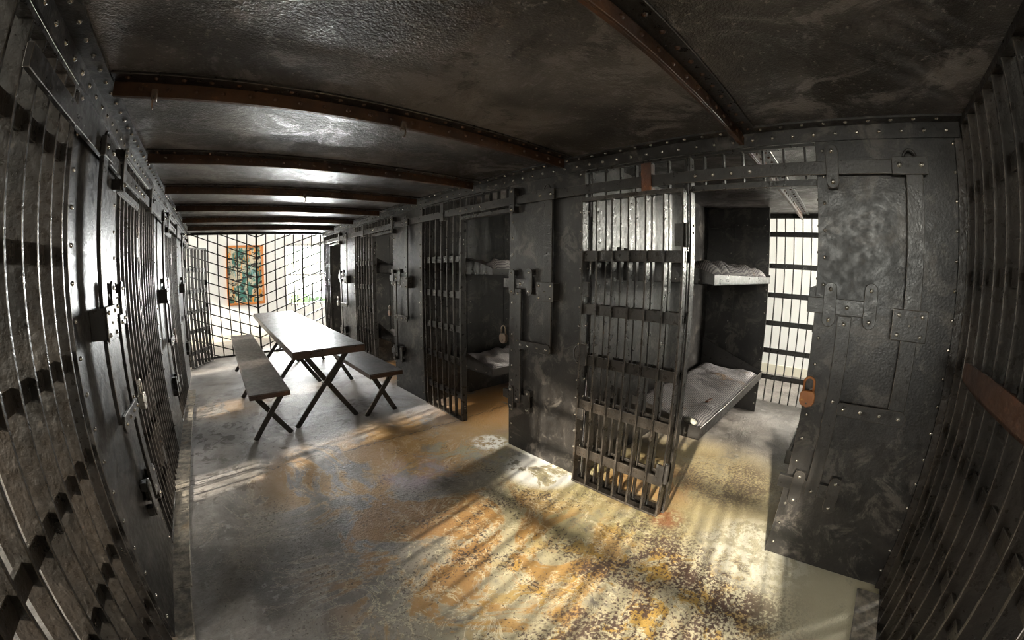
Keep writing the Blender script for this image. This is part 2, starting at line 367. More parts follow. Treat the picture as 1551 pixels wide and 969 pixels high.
# ground and hedge outside the far window
structure('ground', MB().box(-12, 16, 9.85, 22, -.5, -.4), 'leaf', 'grass outside the far window', 'ground')
hb = MB()
for k in range(60):
    x, y, z, r = random.uniform(.5, 7), random.uniform(13.2, 14.2), random.uniform(-.4, .45), random.uniform(.2, .4)
    n = 7
    vs = [(x + r*math.cos(2*PI*i/n)*math.sin(PI*(j+.5)/4), y + r*math.sin(2*PI*i/n)*math.sin(PI*(j+.5)/4), z + r*math.cos(PI*(j+.5)/4)) for j in range(4) for i in range(n)]
    hb.add(vs, [(j*n+i, j*n+(i+1)%n, (j+1)*n+(i+1)%n, (j+1)*n+i) for j in range(3) for i in range(n)] + [list(range(n)), [3*n+i for i in range(n)]])
tag(obj('hedge', hb, 'leaf'), 'green hedge outside the far barred window', 'hedge')
# painting on the far wall
pt = thing('painting', 'colourful framed abstract painting on the white wall behind the lattice', 'painting', (.66, BY1, .8))
mb = MB().box(.27, 1.06, BY1-.025, BY1-.005, .84, 2.07); obj('canvas', mb, 'art', pt)
mb = MB().box(.23, .28, BY1-.045, BY1, .79, 2.12).box(1.05, 1.10, BY1-.045, BY1, .79, 2.12).box(.28, 1.05, BY1-.045, BY1, .79, .84).box(.28, 1.05, BY1-.045, BY1, 2.07, 2.12)
obj('frame', mb, 'wood', pt, .004)
structure('baseboard_far', MB().box(BX0, BX1, BY1-.02, BY1, 0, .14), 'cream', 'cream baseboard of the far wall', 'baseboard')
structure('baseboard_right', MB().box(BX1-.02, BX1, BY0, BY1, 0, .14), 'cream', 'cream baseboard of the right building wall', 'baseboard')

# ---------------------------------------------------------------- kerbs, ceiling angles
k = MB()
y = YN
while y < 5.7:
    w = .10 + random.uniform(-.012, .012); yy = y + random.uniform(.25, .5)
    k.box(XL-.02, XL+w, y, min(yy, 5.72), 0, .010 + random.uniform(0, .004)); y = yy
structure('trim_1', k, 'kerb', 'cracked concrete kerb along the foot of the left cell fronts', 'kerb', .003)
structure('trim_2', MB().box(XL+.12, 1.995, YN, -.425, 0, .012), 'kerb', 'pale concrete kerb along the foot of the near barred wall', 'kerb', .004)
def ceiling_angle(name, sd, label, skip=()):
    mb = MB()
    sd.box(mb, 0.0, .010, YN, YF, H-.082, H-.0005); sd.box(mb, .010, .085, YN, YF, H-.011, H-.0005)
    y = YN + .06
    while y < YF:
        sd.rivet(mb, .010, y, H-.048, .0105); mb.dome((sd.X(.055), y+.05, H-.011), (0,0,-1), .0105); y += .1045
    structure(name, mb, 'plate', label, 'trim')
ceiling_angle('trim_3', R_, 'riveted angle iron joining the ceiling to the right cell fronts')
ceiling_angle('trim_4', L_, 'riveted angle iron joining the ceiling to the left cell fronts')
# ceiling beams: riveted angle irons across the cage
BEAM = [.495, 1.64, 2.64, 3.634, 4.63, 5.63, 6.63]
BL = ['nearest rusty angle beam running over the camera and on above the first right cell', 'rusty ceiling beam with two small hooks, meeting the right wall above the second lock plate',
      'rusty riveted ceiling beam next beyond the beam with two hooks', 'rusty riveted ceiling beam with one small hook, above the near end of the table',
      'dark ceiling beam crossing above the middle of the table', 'dark ceiling beam second from the far lattice', 'dark ceiling beam nearest the far lattice']
for i, y in enumerate(BEAM):
    x1 = 4.93 if i == 0 else XR-.09
    r = thing('ceiling_beam', BL[i], 'beam', (.7, y, H), 'rusty ceiling beams')
    a = MB().box(XL+.09, x1, y-.075, y, H-.012, H); w = MB().box(XL+.09, x1, y, y+.010, H-.068, H)
    w.box(XL+.09, x1, y+.010, y+.026, H-.068, H)
    x = XL + .15
    while x < x1:
        a.dome((x, y-.042, H-.012), (0,0,-1), .0105); w.dome((x+.05, y, H-.036), (0,-1,0), .0105); x += .107
    obj('flange', a, 'bar', r, .002); obj('web', w, 'beam', r, .002)
def hook(x, y, label):
    r = thing('ceiling_hook', label, 'hook', (x, y, H-.07), 'small hooks on the ceiling beams')
    mb = MB().box(x-.012, x+.012, y-.010, y+.012, H-.085, H-.04); obj('hook_plate', mb, 'lock', r, .002)
    pts = [(x, y-.012, H-.07)] + [(x, y-.012-.016*math.sin(a), H-.085-.018*(1-math.cos(a))) for a in [PI*t/6 for t in range(1, 8)]]
    obj('hook_wire', MB().tube(pts, .004), 'lock', r)
hook(-.275, 1.635, 'small hook clamped under the first rusty beam, near the left wall')
hook(.80, 1.635, 'small hook under the middle of the beam that meets the second lock plate')
hook(.79, 3.63, 'tiny hook under the beam above the near end of the table')

# ---------------------------------------------------------------- padlock
def padlock(p, sg, mat, label, s=1.0, tilt=0.0):
    """body hangs below the staple; sg points into the corridor"""
    x, y, z = p
    r = thing('padlock', label, 'padlock', (x, y, z - .10*s), 'padlocks on the lock plates')
    w, h, d = .034*s, .074*s, .013*s
    out = [(-.75, 1), (-1, .55), (-1, -.3), (-.75, -.75), (0, -1), (.75, -.75), (1, -.3), (1, .55), (.75, 1)]
    mb = MB().prism([(x - d, y + a*w, z - .095*s + b*h/2) for a, b in out], (2*d, 0, 0))
    mb.cyl((x + sg*d, y, z-.105*s), (x + sg*(d+.003), y, z-.105*s), .008*s, 10)
    body = obj('body', mb, mat, r, .003)
    obj('keyhole', MB().cyl((x + sg*(d+.003), y, z-.112*s), (x + sg*(d+.005), y, z-.112*s), .004*s, 8), 'bar', body)
    pts = [(x, y - .022*s, z - .06*s)] + [(x, y - .022*s*math.cos(PI*t/8), z - .022*s + .022*s*math.sin(PI*t/8)) for t in range(9)] + [(x, y + .022*s, z - .06*s)]
    obj('shackle', MB().tube(pts, .0055*s), mat, r)
# ---------------------------------------------------------------- lock plates (riveted plates carrying the door-locking gear)
def lock_panel(sd, yf, yn, label, group):
    """yf = edge at the opening, yn = edge at the next cell"""
    sg = sd.sg; S_ = lambda s: yf - s
    w = yf - yn
    r = thing('lock_plate', label, 'lock plate', (sd.X(0), (yf+yn)/2, 0), group)
    m = MB(); sd.box(m, -.012, 0, yn, yf, .012, H-.001)
    nz = 17
    for i in range(nz):
        z = .09 + i*.1265
        if z > H-.1: break
        sd.rivet(m, 0, yf-.033, z, .0095); sd.rivet(m, 0, yn+.034, z+.02, .0095)
    obj('plate', m, 'plate', r, .0015)
    m = MB(); sd.box(m, -.062, -.012, yf-.008, yf, .0, H-.083); sd.box(m, -.062, -.012, yn, yn+.008, .0, H-.083)
    for i in range(16): m.dome((sd.X(-.036), yf, .12+i*.126), (0,1,0), .008); m.dome((sd.X(-.036), yn, .12+i*.126), (0,-1,0), .008)
    obj('edge_flange', m, 'plate', r)
    # bolt guides: straps on stand-offs
    for s, z, h in ((.072, 1.393, .205), (.262, 1.400, .205), (.070, .467, .20), (.258, .475, .20)):
        m = MB(); sd.prism(m, stadium(S_(s), z, .062, h), .036, .047)
        for q in (-1, 1):
            sd.box(m, 0, .036, S_(s)-.026, S_(s)+.026, z + q*h*.34 - .022, z + q*h*.34 + .022)
            sd.rivet(m, .047, S_(s), z + q*h*.34, .011)
        obj('bolt_guide', m, 'hard', r, .002)
    # sliding bolts
    m = MB(); sd.box(m, .004, .034, S_(.235), S_(-.035), 1.348, 1.420); sd.rivet(m, .034, S_(.155), 1.385, .012); obj('sliding_bolt', m, 'hard', r, .002)
    m = MB(); sd.box(m, .004, .034, S_(.235), S_(-.035), .445, .515); obj('sliding_bolt', m, 'hard', r, .002)
    # upright lock bar
    m = MB(); sd.box(m, .034, .050, S_(.180), S_(.114), .44, 1.345)
    for z in (1.31, .95, .475): sd.rivet(m, .050, S_(.147), z, .011)
    obj('lock_bar', m, 'hard', r, .002)
    # crank rod from the rail, its box bracket, and the arm back to the lock bar
    m = MB(); sd.box(m, .038, .056, S_(.490), S_(.415), .93, 1.985); obj('crank_rod', m, 'hard', r, .002)
    m = MB(); sd.box(m, 0, .066, S_(.520), S_(.370), 1.278, 1.398); sd.box(m, .066, .076, S_(.525), S_(.365), 1.270, 1.405)
    for a in (.392, .498):
        for z in (1.295, 1.380): sd.rivet(m, .076, S_(a), z, .010)
    sd.rivet(m, .076, S_(.445), 1.338, .006)
    obj('crank_bracket', m, 'hard', r, .003)
    m = MB()
    a0, a1 = S_(.175), S_(.500)
    pts = [(a0, .948), (a0-.006, .955), (a1+.02, .962), (a1, .945), (a1-.006, .925), (a1, .905), (a1+.02, .890), (a0-.006, .895), (a0, .905)]
    sd.prism(m, pts, .058, .072)
    for t in (.09, .34, .62, .9): sd.rivet(m, .072, a0+(a1-a0)*t, .927, .0105)
    obj('crank_arm', m, 'hard', r, .002)
    # guide for the rail at the top, and the joint box that drives the rod
    m = MB(); sd.prism(m, stadium(S_(.078), 2.022, .060, .205), .048, .060)
    for q in (-1, 1): sd.box(m, 0, .048, S_(.078)-.024, S_(.078)+.024, 2.022+q*.072-.026, 2.022+q*.072+.026); sd.rivet(m, .060, S_(.078), 2.022+q*.072, .013)
    obj('rail_guide', m, 'hard', r, .002)
    m = MB(); sd.box(m, .044, .066, S_(.515), S_(.352), 1.980, 2.058)
    for a in (.385, .485): sd.rivet(m, .066, S_(a), 2.02, .013)
    obj('joint_box', m, 'hard', r, .002)
    pts = [(sd.X(.045), S_(.435) + .028*math.cos(t), 2.058 + .036*math.sin(t)) for t in [PI*q/8 for q in range(9)]]
    obj('hook_loop', MB().tube(pts, .006), 'hard', r)
    return r
GR = 'riveted lock plates of the right cells'; GL = 'riveted lock plates of the left cells'
RL = ['large black riveted lock plate at the right corner, beside the first open cell', 'black riveted lock plate with a rusted padlock between the first and second right cells',
      'grey lit lock plate beyond the short bench, between the second and third right cells', 'farthest lock plate on the right wall, beyond the table top']
LL = ['nearest lock plate on the left wall, with a padlock hanging at its far edge', 'second lock plate on the left wall, between two closed barred doors', 'farthest lock plate on the left wall, beside the swung-open barred door']
for kx in range(4):
    yf = W0 + P*kx
    yn = YN if kx == 0 else 1.54 + P*(kx-1)
    lock_panel(R_, yf, yn, RL[kx], GR)
for kx in range(3):
    lock_panel(L_, 2.265 + P*kx, 1.54 + P*kx, LL[kx], GL)
padlock((XR-.050, W0+.008-.03, 1.045), -1, 'rustlock', 'orange rusted padlock on the edge of the large right lock plate', 1.1)
padlock((XR-.050, W0+P+.012, 1.045), -1, 'lock', 'grey and rust padlock on the lock plate between first and second right cells', 1.1)
padlock((XR-.050, W0+2*P+.015, 1.045), -1, 'lock', 'padlock on the grey lock plate beyond the short bench', 1.0)
padlock((XR-.050, W0+3*P+.03, 1.045), -1, 'brightlock', 'shiny padlock on the farthest right lock plate', 1.2)
padlock((XL+.055, 2.265+.035, .99), 1, 'brightlock', 'pale padlock hanging at the edge of the nearest left lock plate', 1.2)
padlock((XL+.055, 2.265+P+.035, .99), 1, 'lock', 'padlock on the second lock plate of the left wall', 1.1)

# ---------------------------------------------------------------- fixed grilles of the cell fronts
def upright(mb, sd, y, z0, z1, d0=-.038, d1=-.004, t=.011): return sd.box(mb, d0, d1, y-t/2, y+t/2, z0, z1)
def cell_grille(sd, y0, y1, label, tlabel, group, tgroup, mat='bar'):
    """fixed bars from the far edge of the opening to y1, floor to ceiling; over the opening a transom of short bars above a lintel"""
    edge = y0 + OPEN
    r = thing('cell_grille', label, 'cell grille', (sd.X(-.03), (edge+y1)/2, 0), group)
    tr = thing('transom_grille', tlabel, 'transom', (sd.X(-.03), (y0+edge)/2, 1.944), tgroup)
    nb = int(round((y1 - y0)/.1045)); ys = [y0 + (y1-y0)*(i+.5)/nb for i in range(nb)]
    for y in ys:
        m = MB()
        if y < edge - .01: upright(m, sd, y, 1.976, H-.10); obj('bar', m, mat, tr, .0015)
        elif y > edge + .02: upright(m, sd, y, .010, H-.10); obj('bar', m, mat, r, .0015)
    m = MB(); sd.box(m, -.058, .002, edge, edge+.012, 0, H-.10)
    for z in (.13, .16, 1.72, 1.76): m.dome((sd.X(-.03), edge, z), (0,-1,0), .007)
    obj('jamb_bar', m, mat, r, .0015)
    for z in CROSS:
        m = MB(); sd.box(m, -.040, -.022, edge+.012, y1-.010, z-.031, z+.031); obj('crossbar', m, mat, r, .0015)
    m = MB(); sd.box(m, -.055, .004, y0+.002, edge-.002, 1.944, 1.976); obj('lintel', m, mat, tr, .002)
    m = MB(); sd.box(m, -.060, 0, edge+.012, y1-.010, 0, .012); obj('sill_bar', m, 'old_bar', r, .001)
    for a, b2, q in ((edge, y1-.010, r), (y0+.002, edge-.002, tr)):
        m = MB(); sd.box(m, -.045, .0, a, b2, H-.100, H-.084); obj('head_bar', m, mat, q, .001)
GGR = 'fixed bar grilles of the right cell fronts'; GGL = 'fixed bar grilles of the left cell fronts'
TGR = 'transoms over the right cell openings'; TGL = 'transoms over the left cell openings'
NM = ['first', 'second', 'third', 'fourth']
RGL = ['fixed bar grille of the first right cell, behind the folded-back barred door', 'fixed bar grille of the second right cell, ending at the grey lit lock plate', 'fixed bar grille of the third right cell, beyond the grey lock plate', 'short bar grille at the end of the right wall, against the lattice']
for kx in range(4):
    cell_grille(R_, W0 + P*kx, 1.54 + P*kx if kx < 3 else YF-.03, RGL[kx], 'short transom bars over the opening of the %s right cell' % NM[kx], GGR, TGR)
LGL = ['fixed bar grille of the left wall between the first and second left lock plates', 'fixed bar grille of the left wall between the second and third left lock plates', 'short bar grille of the left wall behind the far swung-open door']
for kx in range(3):
    cell_grille(L_, 2.265+P*kx, 3.678+P*kx if kx < 2 else YF-.03, LGL[kx], 'short transom bars over the %s door opening of the left wall' % NM[kx], GGL, TGL)
# big near grille on the left
r = thing('cage_grille', 'wall of wide flat bars on the near left, before the first left lock plate', 'cage grille', (XL, .5, 0))
n = 20
for i in range(n):
    y = YN + .05 + i*(1.50-YN-.05)/(n-1); m = MB(); L_.box(m, -.058, -.004, y-.006, y+.006, .01, H-.082); obj('bar', m, 'old_bar', r, .0015)
for z in [.27, .615, .93, 1.25, 1.59, 1.92]:
    m = MB(); L_.box(m, -.044, -.026, YN, 1.54, z-.03, z+.03)
    obj('crossbar', m, 'old_bar', r, .0015)
m = MB(); L_.box(m, -.062, 0, YN, 1.54, 0, .012); obj('sill_bar', m, 'old_bar', r)
m = MB(); L_.box(m, -.045, 0, YN, 1.54, H-.1, H-.084); obj('head_bar', m, 'old_bar', r)
# near wall of the cage
r = thing('cage_grille', 'flaking flat bar wall at the right edge, around the corner from the large lock plate', 'cage grille', (.7, YN, 0))
xs = [2.03 - .122*i for i in range(21)]
for x in xs:
    m = MB().box(x-.006, x+.006, YN-.078, YN-.004, .01, H-.03); obj('bar', m, 'old_bar', r, .0015)
for z in [.28, .585, .90, 1.20, 1.56, 1.915]:
    m = MB().box(XL, XR, YN-.046, YN-.028, z-.030, z+.030); obj('crossbar', m, 'old_bar', r, .0015)
m = MB().box(XL, XR, YN-.062, YN, 0, .012); obj('sill_bar', m, 'old_bar', r)
m = MB().box(XL, XR, YN-.05, YN-.003, H-.03, H-.001); obj('head_bar', m, 'bar', r)
m = MB().box(XR-.022, XR-.012, YN-.06, YN+.03, .01, H-.09)
obj('corner_flange', m, 'old_bar', r)
obj('corner_post', MB().box(XR+.0005, XR+.014, YN-.08, YN-.0005, 0, H).box(XR-.012, XR+.0005, YN-.08, YN-.066, 0, H), 'bar', r)
# pass-through shelf on the near bars
r = thing('food_shelf', 'rusty curved steel shelf on the flaking bars at the right edge', 'shelf', (1.30, YN, 1.2))
def lens(t): return Vector((1.28 + .52*math.cos(t), YN + .002 + .085*math.sin(t), 1.20))
N = 20; top = [lens(PI*i/N) for i in range(N+1)]
m = MB().prism([p + Vector((0,0,.0)) for p in top], (0,0,.008)); obj('shelf_plate', m, 'shelf', r)
m = MB()
inner = [Vector((1.28 + .512*math.cos(PI*i/N), YN + .002 + .077*math.sin(PI*i/N), 1.20)) for i in range(N+1)]
vs = [p for p in top] + [p for p in inner] + [p + Vector((0,0,.022+.06*math.sin(PI*i/N))) for i, p in enumerate(top)] + [p + Vector((0,0,.022+.06*math.sin(PI*i/N))) for i, p in enumerate(inner)]; q = N+1
fs = []
for i in range(N): fs += [(i, i+1, 2*q+i+1, 2*q+i), (q+i, 3*q+i, 3*q+i+1, q+i+1), (2*q+i, 2*q+i+1, 3*q+i+1, 3*q+i), (i, q+i, q+i+1, i+1)]
fs += [(0, 2*q, 3*q, q), (N, q+N, 3*q+N, 2*q+N)]
m.add(vs, fs); obj('shelf_lip', m, 'shelf', r)

# ---------------------------------------------------------------- sliding lock rails
def lock_rail(sd, ya, yb, label, ks):
    r = thing('lock_rail', label, 'lock rail', (sd.X(.04), (ya+yb)/2, 2.02), 'long lock rails above the cell doors')
    m = MB(); sd.box(m, .022, .042, ya, yb, 1.988, 2.052)
    for k0 in ks:
        for t in (.33, .43, .53, .63): sd.rivet(m, .042, k0 + t, 2.02, .012)
    obj('rail', m, 'hard', r, .002)
    for k0 in ks:
        yb = k0 + .925; m = MB()
        sd.box(m, .004, .046, yb-.032, yb+.032, 1.962, 1.984); sd.box(m, .004, .046, yb-.032, yb+.032, 2.056, 2.12); sd.box(m, .046, .056, yb-.032, yb+.032, 1.955, 2.125)
        obj('rail_bracket', m, 'rust' if (sd is R_ and k0 == ks[0]) else 'hard', r, .002)
lock_rail(R_, -.32, YF-.05, 'long flat lock rail running above the right cell doors', [W0 + P*k for k in range(4)])
lock_rail(L_, 1.02, YF-.05, 'long flat lock rail running above the left cell doors', [2.265 + P*k for k in range(3)])

# ---------------------------------------------------------------- barred cell doors
def barred_door(label, place, w, mat='old_bar', group='hinged barred cell doors', nb=7, loc=(0,0,0)):
    """place(u, v) -> (x, y): u along the door from the hinge, v through its thickness"""
    r = thing('cell_door', label, 'cell door', loc, group)
    def bx(mb, u0, u1, v0, v1, z0, z1):
        c = [place(u, v) for u, v in ((u0,v0),(u1,v0),(u1,v1),(u0,v1))]
        return mb.prism([(x, y, z0) for x, y in c], (0,0,z1-z0))
    h0, h1 = .020, 1.935
    for i in range(nb):
        u = .006 + (w-.012)*i/(nb-1); m = MB(); bx(m, u-.006, u+.006, 0, .052, h0, h1)
        obj('stile' if i in (0, nb-1) else 'bar', m, mat, r, .0015)
    for z in CROSS:
        m = MB(); bx(m, .0, w, .012, .028, z-.033, z+.033); obj('crossbar', m, mat, r, .0015)
    m = MB(); bx(m, 0, w, 0, .055, h0-.008, h0+.006); bx(m, .0, w, .0, .055, h1-.004, h1+.02); obj('rail_frame', m, mat, r, .0015)
    for z in (.32, 1.70):
        m = MB(); x, y = place(-.010, .030); m.cyl((x,y,z-.065), (x,y,z+.065), .014, 12); bx(m, 0, .05, .049, .058, z-.06, z+.06); obj('hinge', m, 'hard', r)
    m = MB(); bx(m, w-.06, w-.012, .030, .050, .88, 1.02); bx(m, w-.06, w-.012, .030, .050, .5, .58); bx(m, w-.06, w-.012, .030, .050, 1.33, 1.42)
    obj('lock_keeper', m, 'hard', r, .002)
    x0, y0 = place(w+.004, .045); x1, y1 = place(w+.05, .045); 
    pts = [(x0 + (x1-x0)*math.sin(PI*t/8)*.8, y0 + (y1-y0)*math.sin(PI*t/8)*.8, .95 + .055*math.cos(PI*t/8)) for t in range(9)]
    obj('handle', MB().tube(pts, .006), 'hard', r)
    return r
# first right cell: swung right round against its own grille
hy = W0 + OPEN + .012
barred_door('near barred cell door folded back against the grille beside the first right cell', lambda u, v: (XR-.030-v, hy+u), .690, loc=(XR-.05, hy, 0))
# left cells: closed in their openings
for kx in range(2):
    ya = 2.265 + P*kx + .012
    barred_door(['closed barred door just past the nearest left lock plate', 'closed barred door past the second left lock plate'][kx], (lambda ya: (lambda u, v: (XL-.055+v, ya + .640 - u)))(ya), .630, 'bar', 'closed barred doors in the left cell fronts', loc=(XL-.03, ya+.64, 0))
hx, hyy = XL+.035, 7.0
dv = Vector((math.cos(math.radians(58)), math.sin(math.radians(58)))); dn = Vector((-dv.y, dv.x))
barred_door('barred door swung open into the corridor at the far left, before the lattice', lambda u, v: (hx + dv.x*u + dn.x*v, hyy + dv.y*u + dn.y*v), .62, 'bar', None, 7, loc=(hx, hyy, 0))

# ---------------------------------------------------------------- far lattice
r = thing('lattice_screen', 'black iron lattice with chevron cross bars closing the far end of the corridor', 'lattice', (.75, YF, 0))
vx = [.755 + .180*i for i in range(-7, 8)]
for x in vx:
    if x < XL+.02 or x > XR-.02: continue
    m = MB().box(x-.011, x+.011, YF-.006, YF+.006, 0, H)
    if abs(x-.755) < .01: m = MB().box(x-.018, x+.018, YF-.014, YF+.010, 0, H)
    obj('center_post' if abs(x-.755) < .01 else 'upright_bar', m, 'bar', r)
slope = .36
def slanted(z0, sgn):
    xa, xb = .755, (XR if sgn > 0 else XL)
    za, zb = z0, z0 + slope*abs(xb-xa)
    if zb <= 0 or za >= H: return
    if za < 0: xa += sgn*(-za)/slope; za = 0.0
    if zb > H: xb = xa + sgn*(H-za)/slope; zb = H
    m = MB().beam((xa, YF-.014, za), (xb, YF-.014, zb), .008, .020, (0,0,1)); obj('slanted_bar', m, 'bar', r)
z = -1.0
while z < H:
    slanted(z, 1); slanted(z, -1)
    if z > 0: m = MB().box(.735, .775, YF-.026, YF-.018, z-.03, z+.03); obj('clamp', m, 'bar', r)
    z += .185
for z0, z1 in ((H-.04, H-.001), (0, .03)): obj('frame_rail', MB().box(XL, XR, YF-.02, YF+.02, z0, z1), 'bar', r)
# rear cage wall behind the right cells
XB = 4.95
r = thing('rear_grille', 'tall rear bar wall of the right cells, bright plaster wall showing through', 'rear grille', (XB, 3.5, 0))
n = int((YF-YN)/.105); stuff = MB()
for i in range(n+1):
    y = YN + (YF-YN)*i/n
    if y < 2.1:
        m = MB().box(XB-.02, XB+.02, y-.006, y+.006, 0, H); obj('bar', m, 'bar', r)
    else: stuff.box(XB-.02, XB+.02, y-.006, y+.006, 0, H)
o = obj('rear_bars', stuff, 'bar', r); o['kind'] = 'stuff'
for z in (.31, .63, .96, 1.29, 1.63, 2.0):
    m = MB().box(XB-.035, XB-.02, YN, YF, z-.03, z+.03); obj('crossbar', m, 'bar', r)
m = MB().box(XB-.02, XB+.02, YN, YF, H-.05, H); obj('head_bar', m, 'bar', r)

# ---------------------------------------------------------------- cells on the right: partitions, back panels, bunks
XBK = 4.45
PN = ['steel partition closing the near side of the first right cell', 'steel partition behind the bunks of the first right cell', 'steel partition behind the bunks of the second right cell', 'steel partition behind the bunks of the third right cell', 'steel partition closing the far end of the last right cell, at the lattice']
for kx in range(-1, 4):
    y = 1.525 + P*kx if kx < 3 else YF - .02
    if kx == -1: y = YN
    m = MB().box(XR+.062, XBK, y, y+.010, .0, H)
    xs = [XR+.62, XR+1.19, XR+1.85]
    for x in xs:
        m.box(x-.03, x+.03, y-.006, y, 0, H)
        for i in range(17): m.dome((x+.018, y-.006, .1+i*.126), (0,-1,0), .008)
    tag(obj('cell_partition', m, 'plate'), PN[kx+1], 'partition', 'steel partitions between the right cells')
    if 0 <= kx < 3:
        m = MB().box(XBK, XBK+.010, y-.715, y+.010, 0, H); m.box(XBK-.006, XBK, y-.32, y-.26, 0, H); m.box(XBK-.012, XBK, y-.715, y-.675, 0, H); m.box(XBK-.008, XBK, y-.70, y, 2.02, 2.08)
        for i in range(17):
            m.dome((XBK-.006, y-.275, .1+i*.126), (-1,0,0), .008); m.dome((XBK-.012, y-.69, .1+i*.126), (-1,0,0), .008)
        for i in range(7): m.dome((XBK-.008, y-.06-i*.1, 2.05), (-1,0,0), .008)
        tag(obj('rear_partition', m, 'plate'), ['riveted steel back panel of the first right cell, beside the bright rear bars', 'riveted steel back panel of the second right cell', 'riveted steel back panel of the third right cell'][kx], 'partition', 'steel rear plates of the right cells')
def bunk(yw, sgn, zb, label, group):
    """tray hung on a partition at y = yw, reaching out to yw + sgn*.74"""
    x0, x1 = 2.42, 4.40; yo = yw + sgn*.735; t = .006
    r = thing('bunk', label, 'bunk', ((x0+x1)/2, (yw+yo)/2, zb), group)
    obj('tray', MB().box(x0, x1, yw, yo, zb, zb+t), 'hard', r)
    lip = .085 if zb < 1 else .066
    obj('front_lip', MB().box(x0, x1, yo-sgn*t, yo, zb, zb+lip), 'hard', r, .002)
    for x in (x0, x1-t):
        pts = [(x, yw, zb), (x, yo, zb), (x, yo, zb+.085), (x, yo-sgn*.06, zb+.10), (x, yw, zb+.36)] if x > x0 else [(x, yw, zb), (x, yo, zb), (x, yo, zb+lip), (x, yo-sgn*.08, zb+.095), (x, yw+sgn*.03, zb+.24), (x, yw, zb+.24)]
        m = MB().prism(pts, (t, 0, 0))
        for q in range(4): m.dome((x, yo - sgn*(.10+.17*q), zb+.03), (-1,0,0), .008)
        obj('end_plate', m, 'hard', r, .001)
    return (x0+.02, x1-.02, min(yw+sgn*.01, yo-sgn*.012), max(yw+sgn*.01, yo-sgn*.012), zb+.007)
def wav(x, y, s):
    return (math.sin(x*9+s)*math.cos(y*13+s*1.7)*.5 + math.sin(x*21+y*17+s*2.3)*.28 + math.sin(x*37-y*29+s)*.16 + abs(math.sin(x*14+y*9*math.sin(s)+s))*.5)
def mattress(bx, seed, label, th=.075, amp=.024, straps=True):
    x0, x1, y0, y1, z0 = bx; nx, ny = 44, 20; m = MB(); vs = []
    for j in range(ny+1):
        for i in range(nx+1):
            u, v = i/nx, j/ny
            e = min(1, min(u, 1-u)*nx/2.2)*min(1, min(v, 1-v)*ny/2.2); e = e**.5
            vs.append((x0+(x1-x0)*u, y0+(y1-y0)*v, z0 + .018 + e*(th-.018 + amp*wav((x1-x0)*u, (y1-y0)*v, seed))))
    k = len(vs)
    fs = [(j*(nx+1)+i, j*(nx+1)+i+1, (j+1)*(nx+1)+i+1, (j+1)*(nx+1)+i) for j in range(ny) for i in range(nx)]
    vs += [(x0,y0,z0),(x1,y0,z0),(x1,y1,z0),(x0,y1,z0)]
    fs += [[k,k+3,k+2,k+1], [k,k+1]+[i for i in range(nx,-1,-1)], [k+3]+[ny*(nx+1)+i for i in range(0,nx+1)]+[k+2], [k]+[j*(nx+1) for j in range(ny+1)]+[k+3], [k+1,k+2]+[j*(nx+1)+nx for j in range(ny,-1,-1)]]
    m.add(vs, fs, True)
    r = thing('mattress', label, 'mattress', ((x0+x1)/2, (y0+y1)/2, z0), 'striped mattresses on the bunks')
    tk = obj('ticking', m, 'tick', r)
    if straps:
        for (sx, sy, a) in ((x0+.28, y0+.30, .5), (x0+.55, y0+.13, -.1)):
            z = z0 + th + amp*.9
            d = Vector((math.cos(a)*.05, math.sin(a)*.05, 0)); obj('strap', MB().beam(Vector((sx,sy,z))-d, Vector((sx,sy,z))+d, .022, .010), 'rust', tk, .002, 'rust brown strap')
        obj('tied_corner', MB().tube([(x0+.05, y0+.05, z0+.07), (x0+.06, y0+.075, z0+.086), (x0+.065, y0+.105, z0+.086), (x0+.055, y0+.135, z0+.07)], .020, 8), 'cream', tk, 0, 'yellowed tied end')
    return r
GB = 'steel bunks in the right cells'
b = bunk(1.5185, -1, .40, 'lower steel bunk in the first right cell', GB); mattress(b, 1.3, 'wrinkled striped mattress on the lower bunk of the first right cell')
b = bunk(1.5185, -1, 1.428, 'upper steel bunk in the first right cell', GB); mattress(b, 2.1, 'wrinkled striped mattress on the upper bunk of the first right cell', .115, .05, False)
b = bunk(YN+.0105, 1, .40, 'lower steel bunk behind the large right lock plate', GB); mattress(b, 3.7, 'dark crumpled mattress on the bunk behind the large right lock plate', .085, .04, False)
bunk(YN+.0105, 1, 1.39, 'empty upper steel bunk behind the large right lock plate, only its end showing', GB)
for kx, nm in ((1, 'second'), (2, 'third')):
    yw = 1.5185 + P*kx
    b = bunk(yw, -1, .40, 'lower steel bunk in the %s right cell' % nm, GB); mattress(b, 4.1+kx, 'crumpled mattress on the lower bunk of the %s right cell' % nm, .09, .04, False)
    b = bunk(yw, -1, 1.428, 'upper steel bunk in the %s right cell' % nm, GB); mattress(b, 5.9+kx, 'crumpled mattress on the upper bunk of the %s right cell' % nm, .115, .05, False)

